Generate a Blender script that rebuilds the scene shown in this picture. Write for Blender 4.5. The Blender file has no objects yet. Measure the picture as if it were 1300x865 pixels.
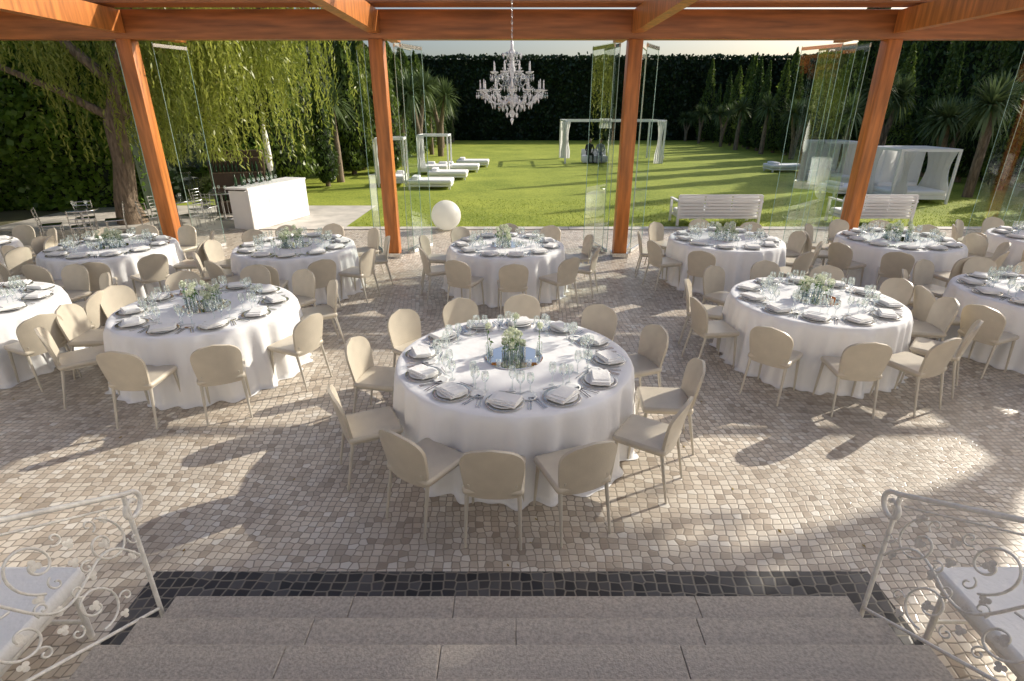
import bpy, math, random
import numpy as np
from mathutils import Vector, Matrix, noise
random.seed(3); rng=np.random.default_rng(3)
C=bpy.context.scene.collection
pi=math.pi
# ------------------------------------------------------------------ materials
def newmat(name):
    m=bpy.data.materials.new(name); m.use_nodes=True
    nt=m.node_tree; nt.nodes.clear()
    out=nt.nodes.new('ShaderNodeOutputMaterial')
    return m,nt,out
def N(nt,t,**k):
    n=nt.nodes.new(t)
    for a,b in k.items(): setattr(n,a,b)
    return n
def L(nt,a,b): nt.links.new(a,b)
def pbr(name,col,rough=.5,metal=0,var=.15,vscale=3,bump=0,bscale=40,spec=.5,coord='Object',stretch=(1,1,1),emit=0):
    m,nt,out=newmat(name)
    p=N(nt,'ShaderNodeBsdfPrincipled'); L(nt,p.outputs[0],out.inputs[0])
    p.inputs['Roughness'].default_value=rough; p.inputs['Metallic'].default_value=metal
    p.inputs['Specular IOR Level'].default_value=spec
    tc=N(nt,'ShaderNodeTexCoord'); mp=N(nt,'ShaderNodeMapping'); mp.inputs['Scale'].default_value=stretch
    L(nt,tc.outputs[coord],mp.inputs[0])
    nz=N(nt,'ShaderNodeTexNoise'); nz.inputs['Scale'].default_value=vscale; nz.inputs['Detail'].default_value=3
    L(nt,mp.outputs[0],nz.inputs['Vector'])
    cr=N(nt,'ShaderNodeValToRGB'); e=cr.color_ramp.elements
    e[0].position=.3; e[1].position=.7
    e[0].color=(*[c*(1-var) for c in col],1); e[1].color=(*[min(1,c*(1+var)) for c in col],1)
    L(nt,nz.outputs[0],cr.inputs[0]); L(nt,cr.outputs[0],p.inputs['Base Color'])
    if bump:
        n2=N(nt,'ShaderNodeTexNoise'); n2.inputs['Scale'].default_value=bscale; n2.inputs['Detail'].default_value=2
        L(nt,mp.outputs[0],n2.inputs['Vector'])
        b=N(nt,'ShaderNodeBump'); b.inputs['Strength'].default_value=bump; b.inputs['Distance'].default_value=.02
        L(nt,n2.outputs[0],b.inputs['Height']); L(nt,b.outputs[0],p.inputs['Normal'])
    return m
def leafmat(name,c0,c1,trans=.35):
    m,nt,out=newmat(name)
    g=N(nt,'ShaderNodeNewGeometry'); tc=N(nt,'ShaderNodeTexCoord')
    nz=N(nt,'ShaderNodeTexNoise'); nz.inputs['Scale'].default_value=.9; nz.inputs['Detail'].default_value=1
    L(nt,tc.outputs['Object'],nz.inputs['Vector'])
    ad=N(nt,'ShaderNodeMath',operation='MULTIPLY_ADD'); ad.inputs[1].default_value=.5; 
    L(nt,g.outputs['Random Per Island'],ad.inputs[0])
    mu=N(nt,'ShaderNodeMath',operation='MULTIPLY_ADD'); mu.inputs[1].default_value=1.4; mu.inputs[2].default_value=-.45
    L(nt,nz.outputs[0],mu.inputs[0]); L(nt,mu.outputs[0],ad.inputs[2])
    cr=N(nt,'ShaderNodeValToRGB'); cr.color_ramp.elements[0].color=(*c0,1); cr.color_ramp.elements[1].color=(*c1,1)
    L(nt,ad.outputs[0],cr.inputs[0])
    p=N(nt,'ShaderNodeBsdfDiffuse')
    t=N(nt,'ShaderNodeBsdfTranslucent'); mx=N(nt,'ShaderNodeMixShader'); mx.inputs[0].default_value=trans
    L(nt,cr.outputs[0],p.inputs[0]); L(nt,cr.outputs[0],t.inputs[0])
    L(nt,p.outputs[0],mx.inputs[1]); L(nt,t.outputs[0],mx.inputs[2])
    g2=N(nt,'ShaderNodeBsdfGlossy'); g2.inputs['Roughness'].default_value=.4; m2=N(nt,'ShaderNodeMixShader'); m2.inputs[0].default_value=.035
    L(nt,mx.outputs[0],m2.inputs[1]); L(nt,g2.outputs[0],m2.inputs[2]); L(nt,m2.outputs[0],out.inputs[0])
    return m
def glassmat(name,tint=(1,1,1),gl=.12,rough=.02,edge=.5,flat=False):
    m,nt,out=newmat(name)
    t=N(nt,'ShaderNodeBsdfTransparent'); t.inputs[0].default_value=(*tint,1)
    g=N(nt,'ShaderNodeBsdfGlossy'); g.inputs['Roughness'].default_value=rough; g.inputs[0].default_value=(.95,1,.98,1)
    mx=N(nt,'ShaderNodeMixShader'); mx.inputs[0].default_value=gl
    if not flat:
        lw=N(nt,'ShaderNodeLayerWeight'); lw.inputs[0].default_value=edge
        mr=N(nt,'ShaderNodeMapRange'); mr.inputs[3].default_value=gl*.5; mr.inputs[4].default_value=min(1,gl*3)
        L(nt,lw.outputs['Fresnel'],mr.inputs[0]); L(nt,mr.outputs[0],mx.inputs[0])
    L(nt,t.outputs[0],mx.inputs[1]); L(nt,g.outputs[0],mx.inputs[2])
    L(nt,mx.outputs[0],out.inputs[0]); return m
def cobble(name,cols,scale,joint,rnd=.45,bump=.6,rough=.55,big=.2):
    m,nt,out=newmat(name)
    p=N(nt,'ShaderNodeBsdfPrincipled'); L(nt,p.outputs[0],out.inputs[0])
    p.inputs['Roughness'].default_value=rough
    tc=N(nt,'ShaderNodeTexCoord')
    dn=N(nt,'ShaderNodeTexNoise'); dn.inputs['Scale'].default_value=.4; dn.inputs['Detail'].default_value=0
    L(nt,tc.outputs['Object'],dn.inputs['Vector'])
    vm=N(nt,'ShaderNodeVectorMath',operation='MULTIPLY_ADD'); vm.inputs[1].default_value=(.6,.6,0)
    L(nt,dn.outputs['Color'],vm.inputs[0]); L(nt,tc.outputs['Object'],vm.inputs[2])
    v1=N(nt,'ShaderNodeTexVoronoi',voronoi_dimensions='2D'); v1.inputs['Scale'].default_value=scale; v1.inputs['Randomness'].default_value=rnd
    v2=N(nt,'ShaderNodeTexVoronoi',voronoi_dimensions='2D',feature='DISTANCE_TO_EDGE'); v2.inputs['Scale'].default_value=scale; v2.inputs['Randomness'].default_value=rnd
    for v in (v1,v2): L(nt,vm.outputs[0],v.inputs['Vector'])
    sp=N(nt,'ShaderNodeSeparateColor'); L(nt,v1.outputs['Color'],sp.inputs[0])
    cr=N(nt,'ShaderNodeValToRGB'); el=cr.color_ramp.elements
    while len(el)<len(cols): el.new(.5)
    for i,c in enumerate(cols):
        el[i].position=i/(len(cols)-1); el[i].color=(*c,1)
    L(nt,sp.outputs[0],cr.inputs[0])
    bn=N(nt,'ShaderNodeTexNoise'); bn.inputs['Scale'].default_value=.7; bn.inputs['Detail'].default_value=5
    L(nt,tc.outputs['Object'],bn.inputs['Vector'])
    mr=N(nt,'ShaderNodeMapRange'); mr.inputs[1].default_value=.3; mr.inputs[2].default_value=.7; mr.inputs[3].default_value=1-big; mr.inputs[4].default_value=1+big*.5
    L(nt,bn.outputs[0],mr.inputs[0])
    sc=N(nt,'ShaderNodeVectorMath',operation='SCALE'); L(nt,cr.outputs[0],sc.inputs[0]); L(nt,mr.outputs[0],sc.inputs['Scale'])
    jm=N(nt,'ShaderNodeMapRange'); jm.inputs[1].default_value=.03; jm.inputs[2].default_value=.10
    L(nt,v2.outputs[0],jm.inputs[0])
    mx=N(nt,'ShaderNodeMix',data_type='RGBA'); mx.inputs['A'].default_value=(*joint,1)
    L(nt,jm.outputs[0],mx.inputs['Factor']); L(nt,sc.outputs[0],mx.inputs['B']); L(nt,mx.outputs['Result'],p.inputs['Base Color'])
    jb=N(nt,'ShaderNodeMapRange'); jb.inputs[1].default_value=0; jb.inputs[2].default_value=.14; L(nt,v2.outputs[0],jb.inputs[0])
    b=N(nt,'ShaderNodeBump'); b.inputs['Strength'].default_value=bump; b.inputs['Distance'].default_value=.004
    L(nt,jb.outputs[0],b.inputs['Height']); L(nt,b.outputs[0],p.inputs['Normal'])
    rr=N(nt,'ShaderNodeMapRange'); rr.inputs[3].default_value=rough-.14; rr.inputs[4].default_value=rough+.15; L(nt,sp.outputs[2],rr.inputs[0]); L(nt,rr.outputs[0],p.inputs['Roughness'])
    return m
M={}
M['cobble']=cobble('cobble_floor',[(.40,.33,.26),(.64,.555,.455),(.74,.67,.57),(.54,.455,.365),(.80,.75,.67)],15.5,(.30,.26,.21),rnd=.38,bump=.5,rough=.40,big=.28)
M['black']=cobble('black_cobble',[(.025,.025,.028),(.05,.048,.05),(.12,.115,.115)],12.5,(.22,.20,.165),rnd=.3,bump=.6)
M['strip']=pbr('pale_stone',(.60,.56,.50),.6,var=.2,vscale=2,bump=.3)
M['step']=pbr('granite_step',(.44,.395,.34),.55,var=.24,vscale=60,bump=.25,bscale=120)
def lawnmat():
    m,nt,out=newmat('lawn_grass'); p=N(nt,'ShaderNodeBsdfPrincipled'); L(nt,p.outputs[0],out.inputs[0]); p.inputs['Roughness'].default_value=.8
    p.inputs['Specular IOR Level'].default_value=.2
    tc=N(nt,'ShaderNodeTexCoord')
    a=N(nt,'ShaderNodeTexNoise'); a.inputs['Scale'].default_value=.35; a.inputs['Detail'].default_value=6; a.inputs['Roughness'].default_value=.7
    b=N(nt,'ShaderNodeTexNoise'); b.inputs['Scale'].default_value=14; b.inputs['Detail'].default_value=4
    for n in(a,b): L(nt,tc.outputs['Object'],n.inputs['Vector'])
    ad=N(nt,'ShaderNodeMath',operation='ADD'); L(nt,a.outputs[0],ad.inputs[0]); L(nt,b.outputs[0],ad.inputs[1])
    mr=N(nt,'ShaderNodeMapRange'); mr.inputs[1].default_value=.7; mr.inputs[2].default_value=1.3; L(nt,ad.outputs[0],mr.inputs[0])
    cr=N(nt,'ShaderNodeValToRGB'); e=cr.color_ramp.elements; e[0].color=(.15,.215,.024,1); e[1].color=(.45,.49,.08,1)
    L(nt,mr.outputs[0],cr.inputs[0]); L(nt,cr.outputs[0],p.inputs['Base Color'])
    bp=N(nt,'ShaderNodeBump'); bp.inputs['Strength'].default_value=.6; bp.inputs['Distance'].default_value=.04
    c=N(nt,'ShaderNodeTexNoise'); c.inputs['Scale'].default_value=30; L(nt,tc.outputs['Object'],c.inputs['Vector'])
    L(nt,c.outputs[0],bp.inputs['Height']); L(nt,bp.outputs[0],p.inputs['Normal'])
    return m
M['lawn']=lawnmat()
M['earth']=pbr('earth',(.16,.15,.08),.9,var=.4,vscale=.3,bump=.3)
M['render_w']=pbr('white_render',(.82,.80,.76),.8,var=.04,vscale=1)
M['cloth']=pbr('white_tablecloth',(.88,.88,.89),.8,var=.015,vscale=2,bump=.35,bscale=8,spec=.2)
M['linen']=pbr('white_linen',(.88,.875,.86),.8,var=.02,vscale=5,bump=.3,bscale=25,spec=.2)
M['leather']=pbr('bone_leather',(.59,.53,.43),.34,var=.06,vscale=8,bump=.1,bscale=160)
M['leg']=pbr('beige_metal',(.62,.58,.50),.35,metal=.2,var=.05)
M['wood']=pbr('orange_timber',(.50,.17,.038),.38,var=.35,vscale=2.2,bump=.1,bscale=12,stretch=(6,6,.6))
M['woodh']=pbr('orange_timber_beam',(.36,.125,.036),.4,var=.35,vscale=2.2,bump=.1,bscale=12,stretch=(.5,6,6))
M['iron']=pbr('white_painted_iron',(.82,.80,.75),.4,var=.1,vscale=30,bump=.2,bscale=90)
M['white']=pbr('white_paint',(.86,.86,.86),.45,var=.03)
M['steel']=pbr('steel',(.62,.62,.62),.2,metal=1,var=.05)
M['mirror']=pbr('mirror',(.85,.82,.8),.02,metal=1,var=.0)
M['porc']=pbr('silver_charger',(.60,.59,.57),.2,metal=.8,var=.05)
M['china']=pbr('white_china',(.86,.86,.85),.12,var=.01)
M['glass']=glassmat('table_glass',(.98,.99,.99),.22)
M['pane']=glassmat('glass_pane',(.94,.975,.965),.10,.005,.35)
M['pane_edge']=pbr('glass_edge',(.40,.62,.56),.15,var=.1)
M['roofglass']=glassmat('roof_glass',(.98,.99,.985),.02,.01,flat=True)
M['crystal']=glassmat('crystal',(.93,.95,.98),.45,.03,.6)
M['crystalw']=pbr('crystal_frost',(.88,.90,.94),.06,var=.25,vscale=30)
M['stem']=pbr('flower_stem',(.10,.22,.04),.6)
M['flower']=leafmat('white_flower',(.66,.72,.52),(.90,.92,.82),.3)
M['bark']=pbr('bark',(.22,.165,.115),.9,var=.45,vscale=6,bump=.8,bscale=14,stretch=(3,3,.7))
M['cyp']=leafmat('cypress_foliage',(.03,.06,.014),(.12,.19,.04),.3)
M['conif']=leafmat('conifer_foliage',(.06,.10,.017),(.20,.28,.05),.4)
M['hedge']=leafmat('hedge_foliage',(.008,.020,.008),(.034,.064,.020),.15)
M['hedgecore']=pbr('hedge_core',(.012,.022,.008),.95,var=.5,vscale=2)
M['ivy']=leafmat('ivy_foliage',(.05,.11,.015),(.27,.43,.06),.5)
M['willow']=leafmat('willow_foliage',(.17,.22,.025),(.46,.50,.10),.5)
M['yucca']=leafmat('yucca_leaves',(.06,.10,.035),(.20,.26,.11),.2)
M['dryleaf']=leafmat('dry_leaves',(.20,.12,.03),(.45,.35,.10),.2)
M['grassb']=leafmat('grass_blades',(.14,.205,.02),(.40,.46,.07),.4)
M['voile']=leafmat('white_voile',(.86,.86,.85),(.92,.92,.91),.5)
M['skin']=pbr('skin',(.45,.27,.19),.5,var=.05)
M['dark']=pbr('dark_clothes',(.02,.02,.025),.8)
M['hair']=pbr('hair',(.03,.02,.012),.6)
M['shoe']=pbr('shirt',(.35,.36,.4),.8)
M['dkbrown']=pbr('dark_brown',(.06,.035,.02),.5)
M['bottle']=pbr('green_bottle',(.02,.06,.02),.1)
M['lamp']=leafmat('opal_sphere',(.90,.90,.87),(.93,.93,.90),.55)
# ------------------------------------------------------------------ mesh builder
class MB:
    def __init__(s): s.v=[];s.f=[];s.m=[];s.s=[]
    def add(s,vs,fs,m=0,sm=False):
        b=len(s.v); s.v.extend([tuple(v) for v in vs])
        for f in fs: s.f.append([b+i for i in f]); s.m.append(m); s.s.append(sm)
    def box(s,c,d,m=0,rz=0,R=None):
        hx,hy,hz=d[0]/2,d[1]/2,d[2]/2
        vs=[Vector((x*hx,y*hy,z*hz)) for z in(-1,1) for y in(-1,1) for x in(-1,1)]
        Rm=R if R is not None else Matrix.Rotation(rz,3,'Z')
        vs=[Rm@v+Vector(c) for v in vs]
        s.add(vs,[(0,2,3,1),(4,5,7,6),(0,1,5,4),(2,6,7,3),(0,4,6,2),(1,3,7,5)],m)
    def rbox(s,c,d,b,m=0,rz=0):
        hx,hy,hz=d[0]/2,d[1]/2,d[2]/2; Rm=Matrix.Rotation(rz,3,'Z')
        prof=[(b,-hz),(b*.3,-hz+b*.3),(0,-hz+b),(0,hz-b),(b*.3,hz-b*.3),(b,hz)]
        vs=[]
        for off,z in prof:
            for qx,qy,a0 in((1,1,0),(-1,1,pi/2),(-1,-1,pi),(1,-1,3*pi/2)):
                for i in range(4):
                    a=a0+i/3*pi/2; rr=b*1.6
                    x=qx*(hx-rr)+ (rr-off)*math.cos(a); y=qy*(hy-rr)+(rr-off)*math.sin(a)
                    vs.append(Rm@Vector((x,y,z))+Vector(c))
        K=16; fs=[]
        for r in range(5):
            for i in range(K): fs.append((r*K+i,r*K+(i+1)%K,(r+1)*K+(i+1)%K,(r+1)*K+i))
        s.add(vs,fs,m,True); 
        s.add(vs[5*K:],[tuple(range(K))],m); s.add(vs[:K],[tuple(reversed(range(K)))],m)
    def tube(s,pts,r,n=6,m=0,caps=True):
        pts=[Vector(p) for p in pts]; K=len(pts); rs=r if hasattr(r,'__len__') else [r]*K
        vs=[];up=None
        for i,p in enumerate(pts):
            t=(pts[min(i+1,K-1)]-pts[max(i-1,0)])
            if t.length<1e-9: t=Vector((0,0,1))
            t.normalize()
            if up is None:
                up=t.orthogonal().normalized()
            else:
                up=up-t*up.dot(t)
                up=up.normalized() if up.length>1e-6 else t.orthogonal().normalized()
            w=t.cross(up)
            for j in range(n):
                a=2*pi*j/n; vs.append(p+(up*math.cos(a)+w*math.sin(a))*rs[i])
        fs=[]
        for i in range(K-1):
            for j in range(n): fs.append((i*n+j,i*n+(j+1)%n,(i+1)*n+(j+1)%n,(i+1)*n+j))
        s.add(vs,fs,m,True)
        if caps:
            s.add(vs[:n],[tuple(reversed(range(n)))],m); s.add(vs[-n:],[tuple(range(n))],m)
    def lathe(s,c,prof,n=16,m=0,sm=True):
        c=Vector(c); vs=[];fs=[]
        for r,z in prof:
            for j in range(n):
                a=2*pi*j/n; vs.append(c+Vector((r*math.cos(a),r*math.sin(a),z)))
        for i in range(len(prof)-1):
            for j in range(n): fs.append((i*n+j,i*n+(j+1)%n,(i+1)*n+(j+1)%n,(i+1)*n+j))
        s.add(vs,fs,m,sm)
    def sphere(s,c,r,n=12,m=0,sc=(1,1,1)):
        c=Vector(c); vs=[];fs=[];k=max(4,n//2)
        for i in range(k+1):
            ph=pi*i/k
            for j in range(n):
                a=2*pi*j/n; vs.append(c+Vector((r*sc[0]*math.sin(ph)*math.cos(a),r*sc[1]*math.sin(ph)*math.sin(a),-r*sc[2]*math.cos(ph))))
        for i in range(k):
            for j in range(n): fs.append((i*n+j,i*n+(j+1)%n,(i+1)*n+(j+1)%n,(i+1)*n+j))
        s.add(vs,fs,m,True)
    def octa(s,c,r,h,m=0):
        c=Vector(c); a=random.random()*pi
        if m==1 and random.random()<.42: m=0
        vs=[c+Vector((0,0,h*.45))]+[c+Vector((r*math.cos(a+i*pi/2),r*math.sin(a+i*pi/2),h*.1)) for i in range(4)]+[c+Vector((0,0,-h*.55))]
        s.add(vs,[(0,1,2),(0,2,3),(0,3,4),(0,4,1),(5,2,1),(5,3,2),(5,4,3),(5,1,4)],m)
    def leaves(s,P,size,asp=.5,m=0,axis=None,jit=1.0,nrm=None):
        P=np.asarray(P,float); n=len(P)
        T=rng.normal(size=(n,3))*np.asarray(jit)
        if axis is not None: T=T+np.asarray(axis)
        T/=np.linalg.norm(T,axis=1)[:,None]
        S=rng.normal(size=(n,3)) if nrm is None else np.cross(T,np.array(nrm)+rng.normal(size=(n,3))*.2)
        S-=T*(S*T).sum(1)[:,None]; S/=np.linalg.norm(S,axis=1)[:,None]
        sz=size*rng.uniform(.6,1.3,size=(n,1))
        a=P-T*sz*.5; b=P+S*sz*asp*.5; c=P+T*sz*.5; d=P-S*sz*asp*.5
        V=np.stack([a,b,c,d],1).reshape(-1,3)
        base=len(s.v); s.v.extend(map(tuple,V.tolist()))
        F=(np.arange(n*4).reshape(-1,4)+base).tolist(); s.f.extend(F); s.m.extend([m]*n); s.s.extend([False]*n)
    def mesh(s,name,mats):
        me=bpy.data.meshes.new(name); me.from_pydata(s.v,[],s.f)
        for k in mats: me.materials.append(M[k])
        me.polygons.foreach_set('material_index',s.m); me.polygons.foreach_set('use_smooth',s.s); me.update(); return me
    def obj(s,name,mats,loc=(0,0,0),rz=0,parent=None): return put(s.mesh(name,mats),name,loc,rz,parent)
def put(me,name,loc=(0,0,0),rz=0,parent=None,sc=None):
    o=bpy.data.objects.new(name,me); C.objects.link(o); o.location=loc; o.rotation_euler=(0,0,rz)
    if sc: o.scale=sc
    if parent: o.parent=parent
    return o
def empty(name,loc=(0,0,0)):
    o=bpy.data.objects.new(name,None); C.objects.link(o); o.location=loc; return o
def sheet(name,x0,y0,x1,y1,z,mat):
    b=MB(); b.add([(x0,y0,z),(x1,y0,z),(x1,y1,z),(x0,y1,z)],[(0,1,2,3)]); return b.obj(name,[mat])
# ------------------------------------------------------------------ ground
sheet('ground',-600,-300,600,900,-.05,'earth')
sheet('lawn',-14,14.8,31,63,-.015,'lawn')
sheet('terrace_floor',-24,-8,26,14.5,0,'cobble')
b=MB()
for i in range(34):
    x=-24+i*1.5; b.rbox((x+.75,14.68,.0),(1.485,.34,.05),.008)
b.obj('lawn_edging',['strip'])
sheet('side_path',-14,14.9,-4.5,18.6,-.008,'strip')
b=MB(); P=[(random.uniform(-4.4,17),14.9+random.random()**1.6*5,.0) for _ in range(15000)]
b.leaves(P,.07,.18,0,axis=(0,0,1.4),jit=.6); b.obj('grass_tufts',['grassb'])
b=MB(); P=[(random.uniform(-9,9),random.uniform(2.9,14),.006) for _ in range(260)]
b.leaves(P,.035,.5,0,jit=(1,1,.12),nrm=(0,0,1)); b.obj('fallen_leaves',['dryleaf'])
b=MB(); z=.004
def q(x0,y0,x1,y1): b.add([(x0,y0,z),(x1,y0,z),(x1,y1,z),(x0,y1,z)],[(0,1,2,3)])
q(-2.42,2.56,2.42,2.86); q(-2.42,-3,-2.14,2.56); q(2.14,-3,2.42,2.56)
b.obj('black_cobble_border',['black'])
# steps
st=empty('stone_steps')
y=2.51
for i in range(9):
    b=MB(); zt=.155*(i+1)
    xs=[-2.06,-1.05+random.uniform(-.25,.25),.02 if i%2 else -.35,1.0+random.uniform(-.2,.3),2.06]
    for k in range(4):
        b.rbox(((xs[k]+xs[k+1])/2,y-.3/2+.006,zt-.03),(xs[k+1]-xs[k]-.003,.30,.06),.004,0)
    b.box((0,y-.02-.15,zt-.11),(4.08,.29,.094),0)
    b.obj('step',['step'],parent=st)
    y-=.29
b=MB(); b.box((0,-2.0,.67),(4.1,4.1,1.34),0); b.obj('landing',['step'],parent=st)
b=MB()
for i in range(8):
    yy=2.51-.29*(i+1); b.box((0,(yy-.1)/2,.155*(i+1)-.02),(4.06,(yy+.1),.13)) 
b.obj('core',['step'],parent=st)
hl=empty('unseen_bounce_hall'); b=MB()  # unseen white hall front behind the camera, added to bounce sunlight forward
for k in range(-5,6):
    b.box((k*5.2,-5.4,3.6),(2.4,.4,7.2),0)
b.box((0,-5.4,6.2),(54.6,.38,2.0),0); b.box((0,-5.4,7.3),(56,.9,.3),0)
b.obj('bounce_facade',['render_w'],parent=hl)
b=MB()
for k in range(-5,5):
    b.box((k*5.2+2.6,-5.6,2.6),(2.8,.06,5.2),1); b.box((k*5.2+2.6,-5.5,2.6),(.08,.1,5.2),0)
b.obj('bounce_panels',['white','render_w'],parent=hl)
# ------------------------------------------------------------------ pavilion
pv=empty('glass_pavilion')
PX=[-11.9,-7.2,-2.53,2.3,7.1,11.9]
b=MB()
for x in PX:
    b.rbox((x,11.67,2.06),(.27,.27,4.12),.012)
    b.box((x,11.67,.05),(.33,.33,.1),1)
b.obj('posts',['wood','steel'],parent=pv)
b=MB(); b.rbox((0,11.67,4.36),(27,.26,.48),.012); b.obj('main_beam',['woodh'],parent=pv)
b=MB()
for x in PX:
    b.box((x,5.6,4.395),(.2,11.84,.37)); b.box((x,12.7,4.42),(.2,1.78,.32))
b.obj('rafters',['wood'],parent=pv)
b=MB()
for k in range(5): b.box((0,11.06+.105*k,4.64),(27,.085,.04))
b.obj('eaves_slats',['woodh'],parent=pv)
b=MB()
for yy in (9.0,6.2,3.4,.6): b.box((0,yy,4.63),(27,.10,.09))
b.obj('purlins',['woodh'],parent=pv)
b=MB(); b.add([(-13.5,-.4,4.7),(13.5,-.4,4.7),(13.5,13.4,4.7),(-13.5,13.4,4.7)],[(0,1,2,3)]); b.obj('roof_glass',['roofglass'],parent=pv)
b=MB()
def pane(x,y,w,ang,h=4.08):
    dx,dy=math.cos(ang),math.sin(ang)
    b.add([(x,y,.03),(x+dx*w,y+dy*w,.03),(x+dx*w,y+dy*w,.03+h),(x,y,.03+h)],[(0,1,2,3)],0)
    for k in (-.002,w+.002): b.box((x+dx*k,y+dy*k,.03+h/2),(.004,.012,h),1,ang)
    b.box((x+dx*w/2,y+dy*w/2,.05),(w,.03,.07),2,ang); b.box((x+dx*w/2,y+dy*w/2,4.06),(w,.03,.06),2,ang)
for x,a in ((1.98,2.0),(2.08,1.8),(2.50,1.25),(2.60,1.05)): pane(x,11.95,.78,a)
for x,a in ((6.35,2.1),(6.62,1.95),(6.88,1.8),(7.38,1.2)): pane(x,11.95,.85,a)
for x,a in ((-2.85,2.0),(-2.15,1.15),(-2.27,1.3)): pane(x,11.95,.75,a)
for x,a in ((10.9,2.1),(11.2,1.95),(11.5,1.8)): pane(x,11.95,.85,a)
for x,a in ((-7.6,2.0),(-6.9,1.2)): pane(x,11.95,.75,a)
b.obj('glass_doors',['pane','pane_edge','steel'],parent=pv)
# ------------------------------------------------------------------ chairs
def chair_mesh():
    b=MB(); 
    b.rbox((0,0.0,.445),(.44,.45,.055),.022,0)
    nt_,nu=16,12; F=[];Bk=[]
    for i in range(nt_+1):
        t=i/nt_
        z=.40+.45*t
        w=.185+.038*math.sin(min(1,t/.75)*pi/2)
        if t>.6: k=(t-.6)/.4; w*=max(.0,(1-k**2.7))**.5 if k<1 else 0
        w=max(w,.012)
        for j in range(nu+1):
            u=-1+2*j/nu
            x=u*w; yb=-.205-.085*t+.85*x*x
            F.append((x,yb,z)); Bk.append((x,yb-.024,z-.002))
    n=nu+1; fs=[];fb=[]
    for i in range(nt_):
        for j in range(nu):
            a=i*n+j; fs.append((a,a+n,a+n+1,a+1)); fb.append((a,a+1,a+n+1,a+n))
    b.add(F,fs,0,True); b.add(Bk,fb,0,True)
    ring=[j for j in range(n)]+[i*n+n-1 for i in range(1,nt_+1)]+[nt_*n+j for j in range(n-2,-1,-1)]+[i*n for i in range(nt_-1,0,-1)]
    K=len(ring); vs=[F[r] for r in ring]+[Bk[r] for r in ring]
    b.add(vs,[(i,(i+1)%K,K+(i+1)%K,K+i) for i in range(K)],0,True)
    for sx in(-1,1):
        b.tube([(sx*.185,.185,.43),(sx*.20,.215,.0)],[.017,.010],8,1)
        b.tube([(sx*.185,-.19,.43),(sx*.20,-.275,.0)],[.017,.010],8,1)
        b.tube([(sx*.16,-.19,.42),(sx*.165,-.222,.52)],[.012,.012],6,1)
    b.box((0,0,.41),(.37,.38,.02),1)
    return b.mesh('dining_chair',['leather','leg'])
CH=chair_mesh()
# ------------------------------------------------------------------ tables
def cloth_mesh(R,seed):
    r_=random.Random(seed); b=MB(); n=240
    fr=[(r_.randint(9,13),r_.random()*6.3,.5),(r_.randint(15,21),r_.random()*6.3,.8),(r_.randint(26,35),r_.random()*6.3,.7),(r_.randint(3,6),r_.random()*6.3,.5)]
    def fold(a): 
        return sum(w*math.sin(k*a+p+ .6*math.sin(3*a+p)) for k,p,w in fr)
    rings=[]
    for rr in (0.02,.3,.6,.85,.95): rings.append((R*rr,.76,0,0))
    rings.append((R*.988,.758,0,0)); rings.append((R,.748,.002,0))
    for k in range(1,13):
        t=k/12; rings.append((R+.012+.05*t**1.2,.748-.742*t,.007+.032*t**.7,t))
    rings.append((R+.10,.006,.042,1))
    vs=[]
    for r,z,a,t in rings:
        for j in range(n):
            th=2*pi*j/n; f=fold(th)
            rr=r+a*f; zz=z
            if z>.75 : zz=z+.0015*math.sin(5*th+r*9)
            vs.append((rr*math.cos(th),rr*math.sin(th),max(zz,.006)))
    fs=[]
    for i in range(len(rings)-1):
        for j in range(n): fs.append((i*n+j,i*n+(j+1)%n,(i+1)*n+(j+1)%n,(i+1)*n+j)[::-1])
    b.add(vs,fs,0,True); b.add(vs[:n],[tuple(range(n))],0,True)
    return b.mesh('tablecloth',['cloth'])
cl_big=cloth_mesh(1.09,1); cl=[cloth_mesh(.985,s) for s in(2,3,4)]
def setting_mesh(seed):
    r_=random.Random(seed); b=MB()
    c=(0,.20,0)
    b.lathe(c,[(0,.004),(.10,.004),(.13,.010),(.158,.016),(.160,.013),(.12,.003),(.0,.002)],28,0)
    b.lathe(c,[(0,.012),(.085,.012),(.125,.024),(.127,.021),(.08,.009)],28,1)
    rz=r_.uniform(-.5,.5)
    b.rbox((0,.19,.031),(.25,.17,.014),.006,2,rz); b.rbox((.004,.195,.044),(.24,.157,.012),.005,2,rz+.05)
    b.rbox((.02,.20,.053),(.20,.14,.008),.003,2,rz+.09)
    for x in(-.215,-.19,.19,.212):
        b.box((x,.18,.006),(.009,.15,.003),3); b.box((x,.275,.006),(.02,.055,.003),3)
    b.box((0,.385,.006),(.14,.008,.003),3)
    def glass(x,y,s,h):
        b.lathe((x,y,0),[(.034*s,.003),(.005,.010),(.004,h*.45),(.02*s,h*.52),(.038*s,h*.68),(.037*s,h*.85),(.031*s,h)],12,4)
    glass(.11,.37,1.05,.20); glass(.19,.40,.9,.17); glass(.04,.43,.85,.21)
    b.lathe((-.24,.33,0),[(0,.005),(.05,.005),(.073,.012),(.072,.008),(.05,.002)],20,1)
    return b.mesh('place_setting',['porc','china','linen','steel','glass'])
PS=[setting_mesh(i) for i in range(4)]
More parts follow.
